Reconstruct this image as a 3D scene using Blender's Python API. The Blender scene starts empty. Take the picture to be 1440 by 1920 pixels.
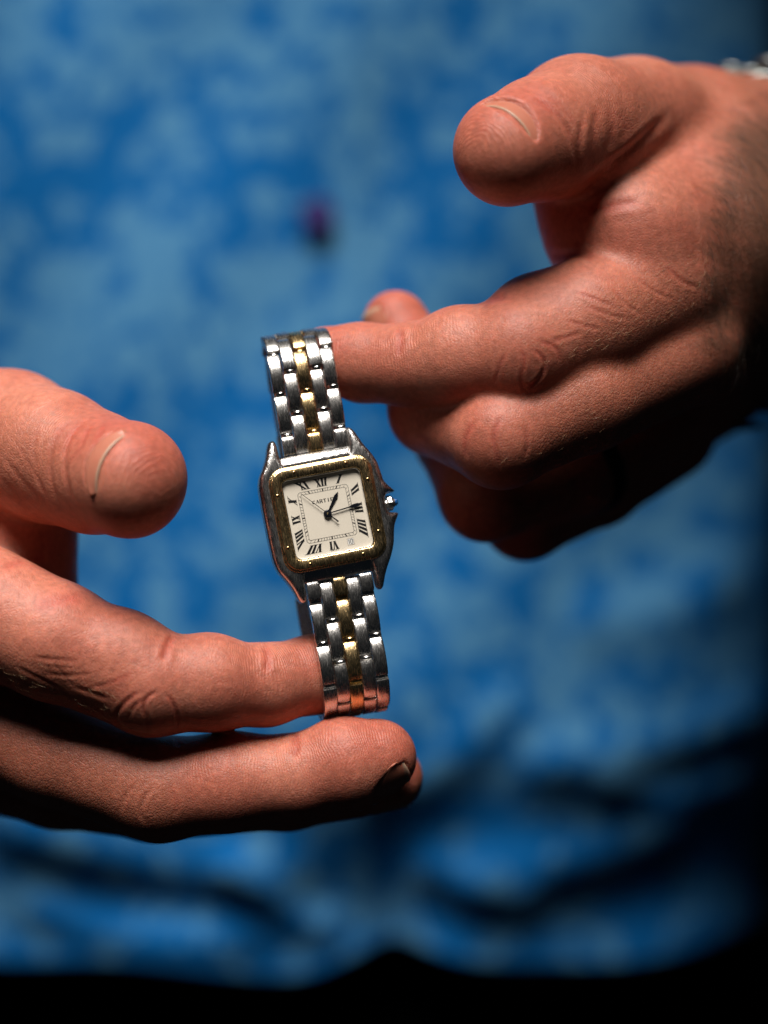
import bpy, bmesh, math, random
import numpy as np
from mathutils import Vector, Matrix
try:
    import openvdb
except Exception:
    import pyopenvdb as openvdb
random.seed(7); RNG = np.random.default_rng(7)
MM = 0.001
scene = bpy.context.scene
C = scene.collection

# ------------------------------------------------------------------ camera, world, lights
FOCUS = 450.0          # mm from the camera to the watch
PXMM = 8.7             # photograph pixels per mm at the watch
cam = bpy.data.cameras.new('camera'); camo = bpy.data.objects.new('camera', cam); C.objects.link(camo)
camo.location = (0, -FOCUS*MM, 0); camo.rotation_euler = (math.pi/2, 0, 0)
cam.sensor_fit = 'HORIZONTAL'; cam.sensor_width = 24.0
cam.lens = 24.0*FOCUS/(1440/PXMM)
cam.clip_start = 0.01; cam.clip_end = 50
cam.dof.use_dof = True; cam.dof.focus_distance = (FOCUS-1.5)*MM; cam.dof.aperture_fstop = cam.lens/20.0
cam.dof.aperture_blades = 9
scene.camera = camo
w = bpy.data.worlds.new('World'); scene.world = w; w.use_nodes = True
w.node_tree.nodes['Background'].inputs['Color'].default_value = (0.55, 0.75, 1.0, 1)
w.node_tree.nodes['Background'].inputs['Strength'].default_value = 0.006
def area(name, loc, target, size, power, col=(1, 1, 1), size_y=None, spread=180):
    l = bpy.data.lights.new(name, 'AREA'); l.energy = power; l.color = col
    l.shape = 'RECTANGLE'; l.size = size; l.size_y = size_y or size; l.spread = math.radians(spread)
    o = bpy.data.objects.new(name, l); C.objects.link(o)
    o.location = Vector(loc)
    o.rotation_euler = (Vector(target)-Vector(loc)).to_track_quat('-Z', 'Y').to_euler()
    return o
area('key_softbox', (-0.17, -0.46, 1.0), (-0.12, 0.07, 0.085), 0.50, 2.85, (1.0, 0.945, 0.89), 0.66, 44)
scene.view_settings.view_transform = 'Standard'; scene.view_settings.look = 'None'
scene.view_settings.exposure = 0.0; scene.view_settings.gamma = 1.0
scene.cycles.use_denoising = True
scene.cycles.sample_clamp_indirect = 1.5
scene.cycles.max_bounces = 8

# ------------------------------------------------------------------ helpers
def P(px, py, y):      # a point of the place (mm) seen at photograph pixel px,py standing y mm behind the watch plane
    s = (FOCUS+y)/FOCUS/PXMM
    return np.array([(px-720)*s, y, (960-py)*s])
def obj(name, verts, faces, mat, parent=None, smooth=True, mw=None):
    me = bpy.data.meshes.new(name)
    v = np.asarray(verts, dtype=float)*MM
    me.from_pydata(v.tolist(), [], [list(f) for f in faces])
    me.materials.append(mat)
    if smooth:
        me.polygons.foreach_set('use_smooth', [True]*len(me.polygons))
    me.update()
    return link(name, me, parent, mw)
def link(name, me, parent=None, mw=None):
    o = bpy.data.objects.new(name, me); C.objects.link(o)
    if mw is not None: o.matrix_local = mw
    if parent is not None: o.parent = parent
    return o
def empty(name, parent=None, mw=None):
    o = bpy.data.objects.new(name, None); C.objects.link(o); o.empty_display_size = .01
    if mw is not None: o.matrix_local = mw
    if parent is not None: o.parent = parent
    return o
def tag(o, label=None, cat=None, group=None, kind=None):
    if label: o['label'] = label
    if cat: o['category'] = cat
    if group: o['group'] = group
    if kind: o['kind'] = kind
    return o
def mm_matrix(loc, right, up, nrm):
    m = Matrix.Identity(4)
    for i, a in enumerate((right, up, nrm)):
        for r in range(3): m[r][i] = float(a[r])
    for r in range(3): m[r][3] = float(loc[r])*MM
    return m
def bevel_obj(o, width, seg=2, angle=40):
    b = o.modifiers.new('bevel', 'BEVEL'); b.width = width*MM; b.segments = seg
    b.limit_method = 'ANGLE'; b.angle_limit = math.radians(angle); b.harden_normals = False
    return o

# ------------------------------------------------------------------ materials
def new_mat(name):
    m = bpy.data.materials.new(name); m.use_nodes = True
    nt = m.node_tree; b = nt.nodes['Principled BSDF']
    return m, nt, b
def N(nt, typ, **kw):
    n = nt.nodes.new(typ)
    for k, v in kw.items():
        if k.startswith('i_'): n.inputs[k[2:].replace('_', ' ')].default_value = v
        else: setattr(n, k, v)
    return n
def mth(nt, op, a, b=None, c=None):
    n = nt.nodes.new('ShaderNodeMath'); n.operation = op
    for i, x in enumerate((a, b, c)):
        if x is None: continue
        if isinstance(x, (int, float)): n.inputs[i].default_value = x
        else: nt.links.new(x, n.inputs[i])
    return n.outputs[0]
def metal(name, col, rough=0.2, scratch=1.0, tint=None):
    m, nt, b = new_mat(name); L = nt.links
    b.inputs['Metallic'].default_value = 1.0
    b.inputs['Base Color'].default_value = (*col, 1)
    tc = N(nt, 'ShaderNodeTexCoord'); oi = N(nt, 'ShaderNodeObjectInfo')
    off = N(nt, 'ShaderNodeVectorMath', operation='ADD'); L.new(tc.outputs['Object'], off.inputs[0])
    L.new(oi.outputs['Random'], off.inputs[1])
    acc = None
    for k, (rz, sc, st) in enumerate(((0.5, 4200, 12), (-0.65, 5000, 15), (1.25, 4000, 18), (2.5, 5200, 14), (0.05, 4600, 22))):
        mp = N(nt, 'ShaderNodeMapping'); mp.inputs['Rotation'].default_value = (0, 0, rz)
        mp.inputs['Scale'].default_value = (sc*1.6, sc*1.6/st*1.3, sc*0.4)
        mp.inputs['Location'].default_value = (k*13.1, k*7.7, 0)
        L.new(off.outputs[0], mp.inputs[0])
        nz = N(nt, 'ShaderNodeTexNoise'); nz.inputs['Scale'].default_value = 1.0; nz.inputs['Detail'].default_value = 1.0
        nz.inputs['Distortion'].default_value = 0.5
        L.new(mp.outputs[0], nz.inputs['Vector'])
        r = N(nt, 'ShaderNodeMapRange', interpolation_type='SMOOTHSTEP')
        r.inputs['From Min'].default_value = 0.60; r.inputs['From Max'].default_value = 0.74
        L.new(nz.outputs['Fac'], r.inputs['Value'])
        acc = r.outputs[0] if acc is None else mth(nt, 'ADD', acc, r.outputs[0])
    fine = N(nt, 'ShaderNodeTexNoise'); fine.inputs['Scale'].default_value = 3000; fine.inputs['Detail'].default_value = 2
    L.new(off.outputs[0], fine.inputs['Vector'])
    h = mth(nt, 'ADD', mth(nt, 'MULTIPLY', acc, -1.0), mth(nt, 'MULTIPLY', fine.outputs['Fac'], 0.4))
    bp = N(nt, 'ShaderNodeBump'); bp.inputs['Strength'].default_value = 0.42*scratch; bp.inputs['Distance'].default_value = 0.00004
    L.new(h, bp.inputs['Height']); L.new(bp.outputs[0], b.inputs['Normal'])
    blot = N(nt, 'ShaderNodeTexNoise'); blot.inputs['Scale'].default_value = 420; blot.inputs['Detail'].default_value = 3
    L.new(off.outputs[0], blot.inputs['Vector'])
    rr = mth(nt, 'ADD', mth(nt, 'MULTIPLY', acc, 0.10*scratch), mth(nt, 'MULTIPLY_ADD', blot.outputs['Fac'], 0.14*scratch, rough-0.06*scratch))
    L.new(rr, b.inputs['Roughness'])
    return m
def plain(name, col, rough=0.4, metallic=0, **kw):
    m, nt, b = new_mat(name)
    b.inputs['Base Color'].default_value = (*col, 1); b.inputs['Roughness'].default_value = rough
    b.inputs['Metallic'].default_value = metallic
    for k, v in kw.items(): b.inputs[k.replace('_', ' ')].default_value = v
    return m
STEEL = metal('steel', (0.74, 0.72, 0.69), 0.24, 0.8)
STEEL_P = metal('steel_polished', (0.74, 0.72, 0.69), 0.16, 0.5)
GOLD = metal('gold', (0.86, 0.62, 0.31), 0.22, 1.0)
GOLD_P = metal('gold_polished', (0.80, 0.56, 0.26), 0.2, 0.3)
INK = plain('ink', (0.006, 0.006, 0.007), 0.45)
HANDM = plain('blued_black_steel', (0.008, 0.009, 0.013), 0.22)
WHITE = plain('date_white', (0.75, 0.74, 0.70), 0.6)
SPINEL = plain('blue_spinel', (0.01, 0.09, 0.30), 0.05, Coat_Weight=1.0)
def dial_mat():
    m, nt, b = new_mat('dial_cream'); L = nt.links
    tc = N(nt, 'ShaderNodeTexCoord'); nz = N(nt, 'ShaderNodeTexNoise'); nz.inputs['Scale'].default_value = 3500
    L.new(tc.outputs['Object'], nz.inputs['Vector'])
    cr = N(nt, 'ShaderNodeMixRGB'); cr.inputs[1].default_value = (0.72, 0.655, 0.54, 1); cr.inputs[2].default_value = (0.79, 0.725, 0.61, 1)
    L.new(nz.outputs['Fac'], cr.inputs[0]); L.new(cr.outputs[0], b.inputs['Base Color'])
    b.inputs['Roughness'].default_value = 0.5
    return m
DIAL = dial_mat()
def glass_mat():
    m = bpy.data.materials.new('crystal'); m.use_nodes = True; nt = m.node_tree; nt.nodes.clear()
    out = N(nt, 'ShaderNodeOutputMaterial'); mix = N(nt, 'ShaderNodeMixShader'); tr = N(nt, 'ShaderNodeBsdfTransparent')
    gl = N(nt, 'ShaderNodeBsdfGlossy'); gl.inputs['Roughness'].default_value = 0.03
    lw = N(nt, 'ShaderNodeLayerWeight'); lw.inputs['Blend'].default_value = 0.5
    fr = mth(nt, 'MULTIPLY_ADD', mth(nt, 'POWER', lw.outputs['Facing'], 5.0), 0.6, 0.012)
    nt.links.new(fr, mix.inputs[0]); nt.links.new(tr.outputs[0], mix.inputs[1]); nt.links.new(gl.outputs[0], mix.inputs[2])
    nt.links.new(mix.outputs[0], out.inputs['Surface'])
    return m
GLASS = glass_mat()

def skin_mat():
    m, nt, b = new_mat('skin'); L = nt.links
    tc = N(nt, 'ShaderNodeTexCoord')
    at = N(nt, 'ShaderNodeAttribute', attribute_name='finger'); sp = N(nt, 'ShaderNodeSeparateXYZ'); L.new(at.outputs['Vector'], sp.inputs[0])
    mk = N(nt, 'ShaderNodeAttribute', attribute_name='skinmask'); ms = N(nt, 'ShaderNodeSeparateXYZ'); L.new(mk.outputs['Vector'], ms.inputs[0])
    # colour : blotchy, redder where the mask says (pads, creases, knuckles), browner on the hairy back
    n1 = N(nt, 'ShaderNodeTexNoise'); n1.inputs['Scale'].default_value = 70; n1.inputs['Detail'].default_value = 5
    n2 = N(nt, 'ShaderNodeTexNoise'); n2.inputs['Scale'].default_value = 700; n2.inputs['Detail'].default_value = 4
    for n in (n1, n2): L.new(tc.outputs['Object'], n.inputs['Vector'])
    base = N(nt, 'ShaderNodeMixRGB'); base.inputs[1].default_value = (0.47, 0.145, 0.093, 1); base.inputs[2].default_value = (0.54, 0.188, 0.122, 1)
    mr = N(nt, 'ShaderNodeMapRange'); mr.inputs['From Min'].default_value = 0.42; mr.inputs['From Max'].default_value = 0.6
    L.new(n1.outputs['Fac'], mr.inputs[0]); L.new(mr.outputs[0], base.inputs[0])
    red = N(nt, 'ShaderNodeMixRGB'); red.inputs[2].default_value = (0.45, 0.088, 0.06, 1)
    L.new(base.outputs[0], red.inputs[1]); L.new(mth(nt, 'MULTIPLY', ms.outputs[1], 0.75), red.inputs[0])
    tan = N(nt, 'ShaderNodeMixRGB'); tan.inputs[2].default_value = (0.42, 0.140, 0.086, 1)
    L.new(red.outputs[0], tan.inputs[1]); L.new(ms.outputs[2], tan.inputs[0])
    mot = N(nt, 'ShaderNodeMixRGB', blend_type='MULTIPLY'); mot.inputs[0].default_value = 1
    mr2 = N(nt, 'ShaderNodeMapRange'); mr2.inputs['To Min'].default_value = 0.80; mr2.inputs['To Max'].default_value = 1.12
    mr2.inputs['From Min'].default_value = 0.3; mr2.inputs['From Max'].default_value = 0.7
    L.new(n2.outputs['Fac'], mr2.inputs[0]); L.new(tan.outputs[0], mot.inputs[1]); L.new(mr2.outputs[0], mot.inputs[2])
    wmk = N(nt, 'ShaderNodeAttribute', attribute_name='wristmark_shade'); isp = N(nt, 'ShaderNodeSeparateXYZ'); L.new(wmk.outputs['Vector'], isp.inputs[0])
    wmix = N(nt, 'ShaderNodeMixRGB'); wmix.inputs[2].default_value = (0.05, 0.045, 0.028, 1); L.new(mot.outputs[0], wmix.inputs[1]); L.new(isp.outputs[0], wmix.inputs[0])  # dark wrist patch, plus the arm's shade painted into the skin colour
    L.new(wmix.outputs[0], b.inputs['Base Color'])
    b.inputs['Subsurface Weight'].default_value = 0.45
    b.inputs['Subsurface Radius'].default_value = (1.0, 0.32, 0.16)
    b.inputs['Subsurface Scale'].default_value = 0.0022
    b.inputs['Roughness'].default_value = 0.47
    b.inputs['Specular IOR Level'].default_value = 0.36
    # relief : cells of fine skin, ridges on the pads (running across the finger), coarser crackle on the back
    wob = N(nt, 'ShaderNodeTexNoise'); wob.inputs['Scale'].default_value = 110; wob.inputs['Detail'].default_value = 2
    L.new(tc.outputs['Object'], wob.inputs['Vector'])
    ph = mth(nt, 'ADD', sp.outputs[0], mth(nt, 'MULTIPLY', wob.outputs['Fac'], 4.5))
    ridge = mth(nt, 'SINE', mth(nt, 'MULTIPLY', ph, 2*math.pi/0.62))
    gate = N(nt, 'ShaderNodeMapRange'); gate.inputs['From Min'].default_value = .35; gate.inputs['From Max'].default_value = .6
    L.new(n2.outputs['Fac'], gate.inputs[0])
    ridge = mth(nt, 'MULTIPLY', mth(nt, 'MULTIPLY', ridge, mth(nt, 'MULTIPLY_ADD', gate.outputs[0], .7, .3)), mth(nt, 'MULTIPLY', ms.outputs[0], 0.032))
    vo = N(nt, 'ShaderNodeTexVoronoi', feature='DISTANCE_TO_EDGE'); vo.inputs['Scale'].default_value = 1500
    vmap = N(nt, 'ShaderNodeVectorMath', operation='ADD'); L.new(tc.outputs['Object'], vmap.inputs[0])
    ws = N(nt, 'ShaderNodeVectorMath', operation='SCALE'); ws.inputs['Scale'].default_value = 0.0012; L.new(wob.outputs['Color'], ws.inputs[0]); L.new(ws.outputs[0], vmap.inputs[1])
    L.new(vmap.outputs[0], vo.inputs['Vector'])
    cell = mth(nt, 'MULTIPLY', mth(nt, 'MINIMUM', vo.outputs['Distance'], 0.22), 0.12)
    vb = N(nt, 'ShaderNodeTexVoronoi', feature='DISTANCE_TO_EDGE'); vb.inputs['Scale'].default_value = 1.0
    cb = N(nt, 'ShaderNodeMapping'); cb.inputs['Scale'].default_value = (1350, 800, 1000); cb.inputs['Rotation'].default_value = (0, .5, 0); L.new(tc.outputs['Object'], cb.inputs[0])
    cw = N(nt, 'ShaderNodeVectorMath', operation='ADD'); L.new(cb.outputs[0], cw.inputs[0])
    ws2 = N(nt, 'ShaderNodeVectorMath', operation='SCALE'); ws2.inputs['Scale'].default_value = 1.0; L.new(wob.outputs['Color'], ws2.inputs[0]); L.new(ws2.outputs[0], cw.inputs[1])
    L.new(cw.outputs[0], vb.inputs['Vector'])
    back = mth(nt, 'MULTIPLY', mth(nt, 'MULTIPLY', mth(nt, 'MINIMUM', vb.outputs['Distance'], 0.18), 0.30), ms.outputs[2])
    gr = N(nt, 'ShaderNodeTexNoise'); gr.inputs['Scale'].default_value = 2600; gr.inputs['Detail'].default_value = 3; L.new(tc.outputs['Object'], gr.inputs['Vector'])
    und = mth(nt, 'MULTIPLY', n2.outputs['Fac'], 0.08)
    hsum = mth(nt, 'ADD', mth(nt, 'ADD', mth(nt, 'ADD', ridge, cell), back), mth(nt, 'ADD', mth(nt, 'MULTIPLY', gr.outputs['Fac'], 0.09), und))
    bp = N(nt, 'ShaderNodeBump'); bp.inputs['Strength'].default_value = 1.0; bp.inputs['Distance'].default_value = 0.001
    L.new(hsum, bp.inputs['Height']); L.new(bp.outputs[0], b.inputs['Normal'])
    return m
SKIN = skin_mat()
def nail_mat():
    m, nt, b = new_mat('fingernail')
    L = nt.links; at = N(nt, 'ShaderNodeAttribute', attribute_name='tipness'); mx = N(nt, 'ShaderNodeMixRGB')
    mx.inputs[1].default_value = (0.47, 0.165, 0.105, 1); mx.inputs[2].default_value = (0.46, 0.31, 0.22, 1)
    L.new(at.outputs['Fac'], mx.inputs[0]); L.new(mx.outputs[0], b.inputs['Base Color'])
    b.inputs['Roughness'].default_value = 0.4; b.inputs['Subsurface Weight'].default_value = 0.3
    b.inputs['Subsurface Scale'].default_value = 0.001; b.inputs['Subsurface Radius'].default_value = (1, .5, .3)
    return m
NAIL = nail_mat()

# ------------------------------------------------------------------ signed distance modelling
class Field:
    def __init__(s, lo, hi, h, far=9.0):
        s.lo = np.array(lo, float); s.h = h
        s.n = np.ceil((np.array(hi)-s.lo)/h).astype(int)+1
        s.far = far; s.a = np.full(s.n, far, np.float32)
    def window(s, lo, hi):
        i0 = np.clip(np.floor((np.array(lo)-s.lo)/s.h).astype(int), 0, s.n); i1 = np.clip(np.ceil((np.array(hi)-s.lo)/s.h).astype(int)+1, 0, s.n)
        return i0, i1
    def coords(s, i0, i1):
        ax = [(s.lo[k]+s.h*np.arange(i0[k], i1[k])).astype(np.float32) for k in range(3)]
        return np.meshgrid(*ax, indexing='ij', sparse=True)
def smin(a, b, k):
    h = np.maximum(k-np.abs(a-b), 0)/k
    return np.minimum(a, b)-h*h*k*0.25
def smax(a, b, k): return -smin(-a, -b, k)
def cone(X, Y, Z, a, b, r1, r2):     # round cone
    a = np.asarray(a, float); b = np.asarray(b, float); ba = b-a; l2 = ba@ba; rr = r1-r2
    if l2 < 1e-6: return np.sqrt((X-a[0])**2+(Y-a[1])**2+(Z-a[2])**2)-max(r1, r2)
    a2 = l2-rr*rr; il2 = 1/l2
    px, py, pz = X-a[0], Y-a[1], Z-a[2]
    y = px*ba[0]+py*ba[1]+pz*ba[2]; z = y-l2
    qx, qy, qz = px*l2-ba[0]*y, py*l2-ba[1]*y, pz*l2-ba[2]*y
    x2 = qx*qx+qy*qy+qz*qz; y2 = y*y*l2; z2 = z*z*l2
    k = np.sign(rr)*rr*rr*x2
    d = (np.sqrt(x2*a2*il2)+y*rr)*il2-r1
    d1 = np.sqrt(x2+z2)*il2-r2; d2 = np.sqrt(x2+y2)*il2-r1
    d = np.where(np.sign(z)*a2*z2 > k, d1, np.where(np.sign(y)*a2*y2 < k, d2, d))
    return d.astype(np.float32)
def ell(X, Y, Z, c, R, rad):
    x, y, z = X-c[0], Y-c[1], Z-c[2]
    q = [(R[i][0]*x+R[i][1]*y+R[i][2]*z) for i in range(3)]
    k0 = np.sqrt(sum((q[i]/rad[i])**2 for i in range(3))); k1 = np.sqrt(sum((q[i]/rad[i]**2)**2 for i in range(3)))
    return (k0*(k0-1)/np.maximum(k1, 1e-5)).astype(np.float32)
def mesh_field(F):
    g = openvdb.FloatGrid(F.far); g.copyFromArray(np.ascontiguousarray(F.a, np.float32))
    pts, quads = g.convertToQuads(isovalue=0.0)
    pts = np.asarray(pts, float)*F.h+F.lo; quads = np.asarray(quads, int)
    p = pts[quads]; vol = np.einsum('ij,ij->i', p[:, 0]-pts.mean(0), np.cross(p[:, 1]-p[:, 0], p[:, 2]-p[:, 0])).sum()
    if vol < 0: quads = quads[:, ::-1]
    return pts, quads
def vnormals(pts, q):
    n = np.cross(pts[q[:, 2]]-pts[q[:, 0]], pts[q[:, 3]]-pts[q[:, 1]])
    vn = np.zeros_like(pts)
    for k in range(4): np.add.at(vn, q[:, k], n)
    return vn/np.maximum(np.linalg.norm(vn, axis=1, keepdims=True), 1e-9)
def relax(pts, q, it):
    e = np.concatenate([q[:, [0, 1]], q[:, [1, 2]], q[:, [2, 3]], q[:, [3, 0]]]); e = np.concatenate([e, e[:, ::-1]])
    cnt = np.bincount(e[:, 0], minlength=len(pts)).astype(float)[:, None]
    for i in range(it):
        for lam in (0.5, -0.52):
            s = np.stack([np.bincount(e[:, 0], weights=pts[e[:, 1], k], minlength=len(pts)) for k in range(3)], 1)/np.maximum(cnt, 1)
            pts = pts+lam*(s-pts)
    return pts
def big_mesh(name, pts, quads, mat, parent=None, attrs=None, mw=None):
    me = bpy.data.meshes.new(name)
    me.vertices.add(len(pts)); me.vertices.foreach_set('co', (pts*MM).astype(np.float32).ravel())
    me.loops.add(quads.size); me.loops.foreach_set('vertex_index', quads.astype(np.int32).ravel())
    me.polygons.add(len(quads)); me.polygons.foreach_set('loop_start', (np.arange(len(quads))*4).astype(np.int32))
    me.update(calc_edges=True); me.validate()
    me.polygons.foreach_set('use_smooth', np.ones(len(me.polygons), bool))
    for k, v in (attrs or {}).items():
        a = me.attributes.new(k, 'FLOAT_VECTOR', 'POINT'); a.data.foreach_set('vector', v.astype(np.float32).ravel())
    me.materials.append(mat); me.update()
    return link(name, me, parent, mw)

# ------------------------------------------------------------------ the hands
def project(pts):
    s = (FOCUS+pts[:, 1])/FOCUS/PXMM
    return np.stack([pts[:, 0]/s+720, 960-pts[:, 2]/s], 1)
def poly_dist(p2, poly):
    poly = np.asarray(poly, float); d = np.full(len(p2), 1e9); t_best = np.zeros(len(p2))
    seg = np.linalg.norm(np.diff(poly, axis=0), axis=1); tot = seg.sum(); acc = 0
    for a, b, l in zip(poly[:-1], poly[1:], seg):
        t = np.clip(((p2-a)@(b-a))/(l*l+1e-9), 0, 1); dd = np.linalg.norm(p2-a-t[:, None]*(b-a), axis=1)
        m = dd < d; d[m] = dd[m]; t_best[m] = ((acc+t*l)/tot)[m]; acc += l
    return d, t_best
def smooth_poly(pl, it=2):
    pl = np.asarray(pl, float)
    for _ in range(it):
        q = [pl[0]]
        for a, b in zip(pl[:-1], pl[1:]): q += [a*.75+b*.25, a*.25+b*.75]
        q.append(pl[-1]); pl = np.array(q)
    return pl
def sstep(x, a, b):
    t = np.clip((x-a)/(b-a), 0, 1); return t*t*(3-2*t)
def build_hand(parent, label, spec, strokes, h, palmar, tanfn, nails):
    allp = []
    for g in spec:
        for nodes in g['chains']: allp += [(P(*n[:3]), n[3]) for n in nodes]
    lo = np.min([p-r for p, r in allp], 0)-3; hi = np.max([p+r for p, r in allp], 0)+3
    F = Field(lo, hi, h); m = 8
    for g in spec:
        gp = [(P(*n_[:3]), n_[3]) for nodes in g['chains'] for n_ in nodes]
        w0, w1 = F.window(np.min([p-r for p, r in gp], 0)-9, np.max([p+r for p, r in gp], 0)+9)
        G = Field(F.lo+w0*h, F.lo+w0*h+1, h); G.n = w1-w0; G.a = np.full(G.n, G.far, np.float32); k = g.get('k', 3.0)
        for nodes in g['chains']:
            ps = [P(*n[:3]) for n in nodes]; rs = [n[3] for n in nodes]
            for a, b, r1, r2 in zip(ps[:-1], ps[1:], rs[:-1], rs[1:]):
                i0, i1 = G.window(np.minimum(a-r1, b-r2)-m, np.maximum(a+r1, b+r2)+m)
                sl = tuple(slice(x, y) for x, y in zip(i0, i1)); X, Y, Z = G.coords(i0, i1)
                G.a[sl] = smin(G.a[sl], cone(X, Y, Z, a, b, r1, r2), k)
        for (px, py, y, rad, rot) in g.get('blobs', []):
            c = P(px, py, y); R = Matrix.Rotation(math.radians(rot), 3, 'Y'); R = [[R[j][i] for j in range(3)] for i in range(3)]
            rm = max(rad); i0, i1 = G.window(c-rm-m, c+rm+m); sl = tuple(slice(x, y_) for x, y_ in zip(i0, i1)); X, Y, Z = G.coords(i0, i1)
            G.a[sl] = smin(G.a[sl], ell(X, Y, Z, c, R, rad), g.get('kb', 4.0))
        W = tuple(slice(x, y) for x, y in zip(w0, w1)); F.a[W] = smin(F.a[W], G.a, g.get('ko', 1.5))
    plates = []
    for (gname, s_tip, dn, wn, ln) in nails:
        nodes = [g for g in spec if g['name'] == gname][0]['chains'][0]; T = P(*nodes[-1][:3]); B = P(*nodes[-2][:3]); a = T-B; la = np.linalg.norm(a); a /= la
        rt, rb = nodes[-1][3], nodes[-2][3]
        dn = np.array(dn, float); dn -= a*(a@dn); dn /= np.linalg.norm(dn); tn_ = np.cross(a, dn)
        Rf = math.sqrt(rt*rt-s_tip*s_tip)+0.15; s0 = s_tip-ln; Rb = (rt+(rb-rt)*min(1, max(0, -s0)/la) if s0 < 0 else math.sqrt(rt*rt-s0*s0))-0.2
        c = T+a*(s_tip-ln/2)+dn*rt*.7
        i0, i1 = F.window(c-13, c+13); sl = tuple(slice(x, y_) for x, y_ in zip(i0, i1)); X, Y, Z = F.coords(i0, i1)
        x, y, z = X-T[0], Y-T[1], Z-T[2]; ss = x*a[0]+y*a[1]+z*a[2]; hh = x*dn[0]+y*dn[1]+z*dn[2]; tt = x*tn_[0]+y*tn_[1]+z*tn_[2]
        r_ = np.sqrt(hh*hh+tt*tt); fr = np.clip((ss-s0)/ln, 0, 1); ang = np.abs(np.arctan2(tt, hh))
        un = np.clip(ang/(wn/2/rt), 0, 1); cut = np.maximum(np.maximum(Rb+(Rf-Rb)*fr-0.1-r_, (ang-wn/2/rt)*r_-0.02), np.maximum(s0+0.05+ln*0.62*un**2.5-ss, ss-s_tip-1.0+1.9*un**2))
        F.a[sl] = smax(F.a[sl], -cut.astype(np.float32), 0.9)
        plates.append((T, a, dn, Rb+.1, Rf+.1, wn*Rf/rt*1.22, ln, ln-s_tip))
    pts, q = mesh_field(F)
    pts = relax(pts, q, 2)
    # nearest finger coordinates
    best = np.full(len(pts), 1e9); fs = np.zeros((len(pts), 3)); gid = np.zeros(len(pts), int); distal = np.zeros(len(pts))
    for gi, g in enumerate(spec):
        for nodes in g['chains']:
            ps = [P(*n[:3]) for n in nodes]; rs = [n[3] for n in nodes]; acc = 0
            for si, (a, b, r1, r2) in enumerate(zip(ps[:-1], ps[1:], rs[:-1], rs[1:])):
                ab = b-a; l = np.linalg.norm(ab); u = ab/l; rel = pts-a; tt = rel@u; t = np.clip(tt/l, 0, 1)
                v = rel-(t*l)[:, None]*u; d = np.linalg.norm(v, axis=1)-(r1*(1-t)+r2*t)
                e1 = np.cross(u, palmar); e1 /= np.linalg.norm(e1); e2 = np.cross(u, e1)
                last = si == len(ps)-2
                ss = acc+(tt if last else t*l)
                mk = d < best
                ang = np.arctan2(v@e2, v@e1)
                best[mk] = d[mk]; fs[mk, 0] = ss[mk]; fs[mk, 1] = (ang*(r1+r2)/2)[mk]; fs[mk, 2] = gi; gid[mk] = gi
                frac = (acc+t*l)/sum(np.linalg.norm(y-x) for x, y in zip(ps[:-1], ps[1:]))
                distal[mk] = (frac if g.get('finger') else frac*0)[mk]
                acc += l
    e = np.concatenate([q[:, [0, 1]], q[:, [1, 2]], q[:, [2, 3]], q[:, [3, 0]]]); e = np.concatenate([e, e[:, ::-1]]); cnt = np.maximum(np.bincount(e[:, 0], minlength=len(pts)), 1)
    dist2 = distal.copy()
    for _ in range(14):
        fs[:, 0] = 0.3*fs[:, 0]+0.7*np.bincount(e[:, 0], weights=fs[e[:, 1], 0], minlength=len(pts))/cnt
        dist2 = 0.3*dist2+0.7*np.bincount(e[:, 0], weights=dist2[e[:, 1]], minlength=len(pts))/cnt
    distal = dist2
    n = vnormals(pts, q); p2 = project(pts); facing = -n[:, 1]
    names = [g['name'] for g in spec]; disp = np.zeros(len(pts)); redm = np.zeros(len(pts))
    for st in strokes:
        pl = smooth_poly(st['p']); on, only = st.get('on'), None
        mk = (facing > 0.03)&(p2[:, 0] > pl[:, 0].min()-40)&(p2[:, 0] < pl[:, 0].max()+40)&(p2[:, 1] > pl[:, 1].min()-40)&(p2[:, 1] < pl[:, 1].max()+40)
        if on: mk &= np.isin(gid, [names.index(x) for x in on])
        idx = np.where(mk)[0]
        if not len(idx): continue
        d, t = poly_dist(p2[idx], pl); d = d/PXMM; wdt = st.get('w', 0.5)*0.9; dep = st.get('d', 0.35)*0.6
        taper = np.clip(np.minimum(t, 1-t)*5+0.15, 0, 1)*sstep(facing[idx], 0.03, 0.3)
        disp[idx] -= dep*taper*np.exp(-(d/wdt)**2)-0.45*dep*taper*np.exp(-((d-2.1*wdt)/(1.1*wdt))**2)
        redm[idx] = np.maximum(redm[idx], 0.75*taper*np.exp(-(d/(wdt*1.5))**2))
    pts = pts+n*disp[:, None]
    pal = n@palmar
    mask = np.zeros((len(pts), 3))
    mask[:, 0] = sstep(distal, 0.45, 0.75)*sstep(pal, -0.5, 0.1)
    padred = sstep(distal, 0.8, 1.0)*sstep(pal, -0.2, 0.5)*0.55
    mask[:, 1] = np.clip(redm+padred, 0, 1)
    mask[:, 2] = tanfn(p2, pts, n, pal, gid)
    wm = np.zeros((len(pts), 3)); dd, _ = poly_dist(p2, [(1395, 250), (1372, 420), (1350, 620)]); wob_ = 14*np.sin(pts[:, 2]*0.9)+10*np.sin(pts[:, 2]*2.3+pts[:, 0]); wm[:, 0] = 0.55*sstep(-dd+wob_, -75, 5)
    wm[:, 0] = np.maximum(wm[:, 0], 0.62*sstep(p2[:, 0]-(p2[:, 1]-400)*0.1+wob_*.6, 1310, 1430))*sstep(p2[:, 1], 190, 260)  # shade of the receding arm, painted as darker skin towards the right
    o = big_mesh('hand', pts, q, SKIN, parent, {'finger': fs, 'skinmask': mask, 'wristmark_shade': wm})
    o['label'] = label
    for pl_ in plates: nail(o, *pl_)
    return o, pts, n, gid, names
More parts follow.
